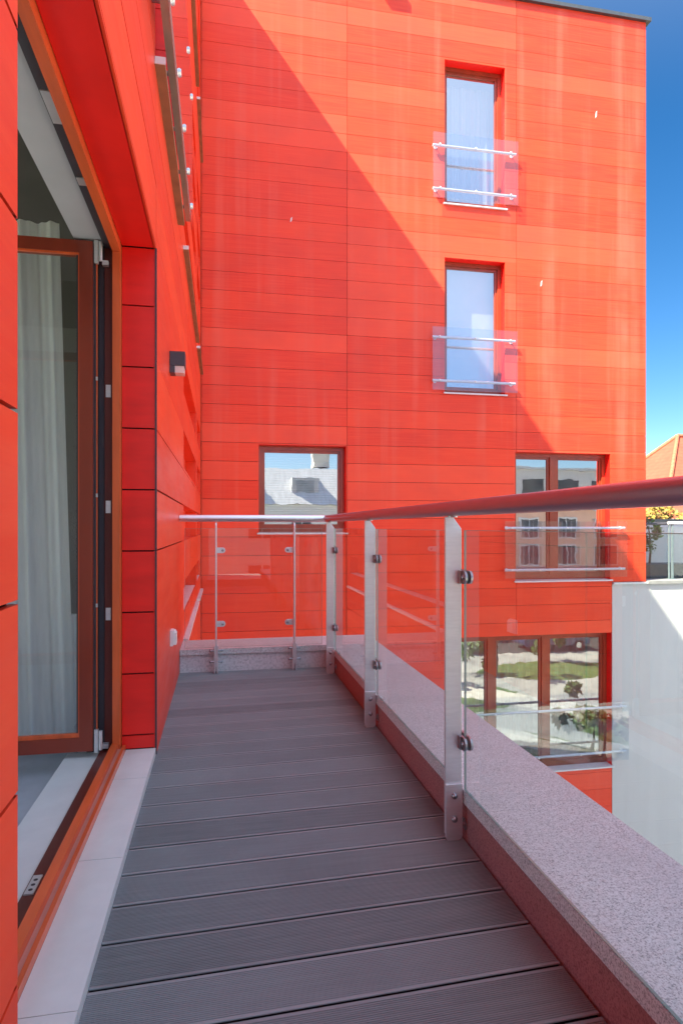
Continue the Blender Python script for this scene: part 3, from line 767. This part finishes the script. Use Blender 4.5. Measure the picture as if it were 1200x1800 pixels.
def leaves(mb, c, r, n, size, seed, squash=1.0):
    rnd = random.Random(seed)
    cl = [(Vector(c) + Vector((rnd.gauss(0, .45), rnd.gauss(0, .45), rnd.gauss(0, .45) * squash)) * r, rnd.uniform(.22, .5) * r) for _ in range(max(6, n // 90))]
    for _ in range(n):
        p, rr = rnd.choice(cl)
        d = Vector((rnd.gauss(0, 1), rnd.gauss(0, 1), rnd.gauss(0, 1))).normalized()
        q = p + d * rr * rnd.uniform(.3, 1) ** .6
        a = Vector((rnd.gauss(0, 1), rnd.gauss(0, 1), rnd.gauss(0, 1))).normalized(); b = a.orthogonal().normalized()
        s = size * rnd.uniform(.6, 1.4)
        mb.quad(q - a * s, q + b * s * .45, q + a * s, q - b * s * .45)
def tree(name, label, x, y, z0, h, r, n, size, m, seed, group=None, cat='tree'):
    t = thing(name, label, cat, (x, y, z0), group)
    mb = MB(); rnd = random.Random(seed)
    mb.sweep([(x, y, z0), (x + .03 * h, y, z0 + h * .35), (x - .01 * h, y + .02 * h, z0 + h * .8)], [.045 * h * .6, .03 * h * .6, .01 * h], 9)
    for i in range(5):
        a = rnd.uniform(0, 6.28); b = z0 + h * rnd.uniform(.3, .55)
        mb.tube((x + .01 * h, y, b), (x + math.cos(a) * r * .7, y + math.sin(a) * r * .7, b + h * .28), .012 * h, 7, .004 * h)
    mb.build('trunk', M['bark'], t)
    mb = MB(); leaves(mb, (x, y, z0 + h * .68), r, n, size, seed); mb.build('crown', m, t)
    return t
sh = tree('shrub', 'loose green leafy shrub behind the glass of the roof terrace railing', 7.92, 10.5, .36, .86, .34, 420, .045, M['leaf'], 3, cat='shrub')
mb = MB(); mb.prism([(7.55, .101), (8.6, .101), (8.64, .36), (7.51, .36)], 'y', 10.25, 10.75)
tag(mb.build('planter', M['soil'], None, .01), 'dark grey planter trough at the foot of the terrace shrub', 'planter')
tree('tree', 'small tree with yellow leaves in front of the red tiled house', 15.6, 19.6, -1.0, 3.1, 1.0, 1500, .08, M['leaf_y'], 9)

# house with a red hipped roof
H = thing('tiled_house', 'house with a steep red hipped tile roof beyond the white terrace', 'house', (28, 30, GZ))
MB().box(20.4, 38, 26.0, 34.4, GZ, 1.5).build('wall', M['cream'], H)
mb = MB()
E0, E1, F0, F1, ze, zr = 19.9, 38.6, 25.4, 35.0, 1.42, 6.0
c = [(E0, F0, ze), (E1, F0, ze), (E1, F1, ze), (E0, F1, ze), (24.5, 30.2, zr), (34.5, 30.2, zr)]
k = [tuple(Vector(c[i]).lerp(Vector(c[j]), .14) - Vector((0, 0, .12))) for i, j in ((0, 4), (1, 5), (2, 5), (3, 4))]
for f in (((c[0]), c[1], k[1], k[0]), (c[1], c[2], k[2], k[1]), (c[2], c[3], k[3], k[2]), (c[3], c[0], k[0], k[3]), (k[0], k[1], c[5], c[4]), (k[2], k[3], c[4], c[5]), (k[3], k[0], c[4]), (k[1], k[2], c[5]), (c[3], c[2], c[1], c[0])):
    mb.poly(f)
bmesh.ops.remove_doubles(mb.bm, verts=mb.bm.verts, dist=.001)
bmesh.ops.recalc_face_normals(mb.bm, faces=mb.bm.faces)
rf = mb.build('roof', M['rooftile'], H); rf['_w'] = tuple(H.location)
mb = MB()
for a, b in ((c[0], k[0]), (k[0], c[4]), (c[1], k[1]), (k[1], c[5]), (c[4], c[5]), (c[3], k[3]), (k[3], c[4])): mb.tube(Vector(a) + Vector((0, 0, .03)), Vector(b) + Vector((0, 0, .03)), .11, 8)
mb.build('ridge_tiles', M['ridge'], rf)
MB().box(19.85, 38.65, 25.28, 25.39, 1.30, 1.42).build('gutter', M['zinc'], H)
for i in range(4):
    w = MB().box(21.6 + i * 3.6, 22.8 + i * 3.6, 25.96, 25.999, -1.2, .3).build('window', M['darkglass'], H)

# ------------------------------------------------------------------ the other side of the yard: seen in the window panes
def block(name, label, x0, x1, y1, depth, z1, wall, wins, rows):
    b = thing(name, label, 'building', ((x0 + x1) / 2, y1 - depth / 2, GZ))
    MB().box(x0, x1, y1 - depth, y1, GZ, z1).build('wall', wall, b)
    for z in rows:
        n = wins
        for i in range(n):
            cx = x0 + (x1 - x0) * (i + .5) / n
            mb = MB(); mb.box(cx - .75, cx + .75, y1 + .001, y1 + .05, z, z + 1.5)
            w = mb.build('window', M['white_metal'], b); w['_w'] = tuple(b.location)
            MB().box(cx - .65, cx - .04, y1 + .0505, y1 + .056, z + .1, z + 1.4).build('pane', M['darkglass'], w)
            MB().box(cx + .04, cx + .65, y1 + .0505, y1 + .056, z + .1, z + 1.4).build('pane', M['darkglass'], w)
    return b
b1 = block('white_apartment_block', 'pale apartment block under a grey mansard roof across the yard', -6, 13.0, -21, 10, 2.5, M['white'], 6, (-4.8, -2.2, .4))
mb = MB(); mb.prism([(-20.8, 2.51), (-23.0, 5.0), (-28.5, 5.5), (-31.1, 2.51)], 'x', -6.1, 13.1); mb.build('mansard_roof', M['zinc'], b1)
for x in (-3, 1.2, 5.4, 9.6):
    mb = MB(); mb.box(x - .9, x + .9, -23.4, -21.5, 2.9, 4.3); d = mb.build('dormer', M['zinc'], b1); d['_w'] = tuple(b1.location)
    MB().box(x - .6, x + .6, -21.495, -21.48, 3.1, 4.1).build('pane', M['slate'], d)
for x in (6.9, 11.2):
    mb = MB(); mb.box(x - .6, x + .6, -25, -24, 5.2, 6.6); mb.box(x - .7, x + .7, -25.1, -23.9, 6.601, 6.75); mb.build('chimney', M['cream'], b1)
b2 = block('orange_apartment_block', 'orange rendered apartment block with rows of pale windows across the yard', 14.0, 40, -21.5, 9, 2.2, M['ochre'], 9, (-4.7, -1.7, .2))
mb = MB(); mb.box(14.8, 39, -30, -23.2, 2.21, 5.2); u = mb.build('setback_storey', M['render'], b2); u['_w'] = tuple(b2.location)
for i in range(8):
    MB().box(16 + i * 2.8, 17.7 + i * 2.8, -23.199, -23.17, 2.9, 4.5).build('window', M['darkglass'], u)
mb = MB(); mb.box(14.6, 39.2, -30.2, -23.0, 5.21, 5.4); mb.build('roof', M['zinc'], b2)
mb = MB(); mb.box(13.95, 40.05, -21.6, -21.35, 2.21, 2.35); mb.build('cornice', M['white_metal'], b2)
b3 = thing('added_bounce_block', 'unseen pale block added to bounce sunlight onto the terrace', 'building', (33, 0, GZ))  # out of view, added to throw sunlight back on the shaded wing
MB().box(28, 38, -16, 17, GZ, 7.5).build('wall', M['render'], b3)
MB().box(27.7, 38.3, -16.3, 17.3, 7.501, 7.75).build('roof', M['zinc'], b3)
for zz in (-4.6, -1.6, 1.4, 4.4):
    for i in range(9):
        y = -14 + i * 3.6
        w = MB().box(27.95, 27.999, y - .7, y + .7, zz, zz + 1.5).build('window', M['wood'], b3); w['_w'] = tuple(b3.location)
        MB().box(27.94, 27.9495, y - .62, y + .62, zz + .08, zz + 1.42).build('pane', M['darkglass'], w)
for i, (x, y, h, r) in enumerate([(13.2, -9.5, 3.2, 1.3), (17.5, -12.5, 2.4, 1.2), (9.2, -8.6, 1.8, 1.0), (20.5, -7.5, 3.6, 1.5), (12.0, .6, 1.7, 1.0), (15.8, -2.4, 2.2, 1.1)]):
    tree('garden_tree', ['tall bushy tree on the lawn of the yard', 'rounded tree beside the road in the yard', 'low spreading bush near the curved path', 'largest leafy tree at the far lawn of the yard', 'small bush by the foot of the red wing', 'young tree between the two garden paths'][i], x, y, GZ, h, r, 700, .13, M['leaf'], 20 + i, 'trees in the yard')
def car(x, y, m, label):
    cr = thing('parked_car', label, 'car', (x, y, GZ), 'cars parked across the yard')
    z = GZ
    pr = [(-2.1, .35), (2.1, .35), (2.15, .6), (2.0, .82), (1.1, .92), (.55, 1.38), (-1.0, 1.42), (-1.75, .98), (-2.12, .9), (-2.15, .55)]
    mb = MB(); mb.prism([(x + a, z + b) for a, b in pr], 'y', y - .85, y + .85); mb.build('body', m, cr, .06)
    mb = MB(); mb.prism([(x + .92, z + .98), (x + .5, z + 1.31), (x - .9, z + 1.34), (x - 1.45, z + 1.0)], 'y', y - .857, y + .857); mb.build('side_window', M['darkglass'], cr)
    for sx in (-1.3, 1.3):
        for sy in (-.78, .78):
            mb = MB(); mb.tube((x + sx, y + sy - .1, z + .33), (x + sx, y + sy + .1, z + .33), .33, 18); w = mb.build('wheel', M['tyre'], cr); w['_w'] = tuple(cr.location)
            MB().tube((x + sx, y + sy + (.1005 if sy > 0 else -.12), z + .33), (x + sx, y + sy + (.12 if sy > 0 else -.1005), z + .33), .2, 14).build('rim', M['steel'], w)
car(12.5, -15.4, M['car_w'], 'white car parked along the road across the yard'); car(19.5, -15.4, M['car_b'], 'dark blue car parked along the road across the yard')

for o in bpy.data.objects:
    if '_w' in o: del o['_w']
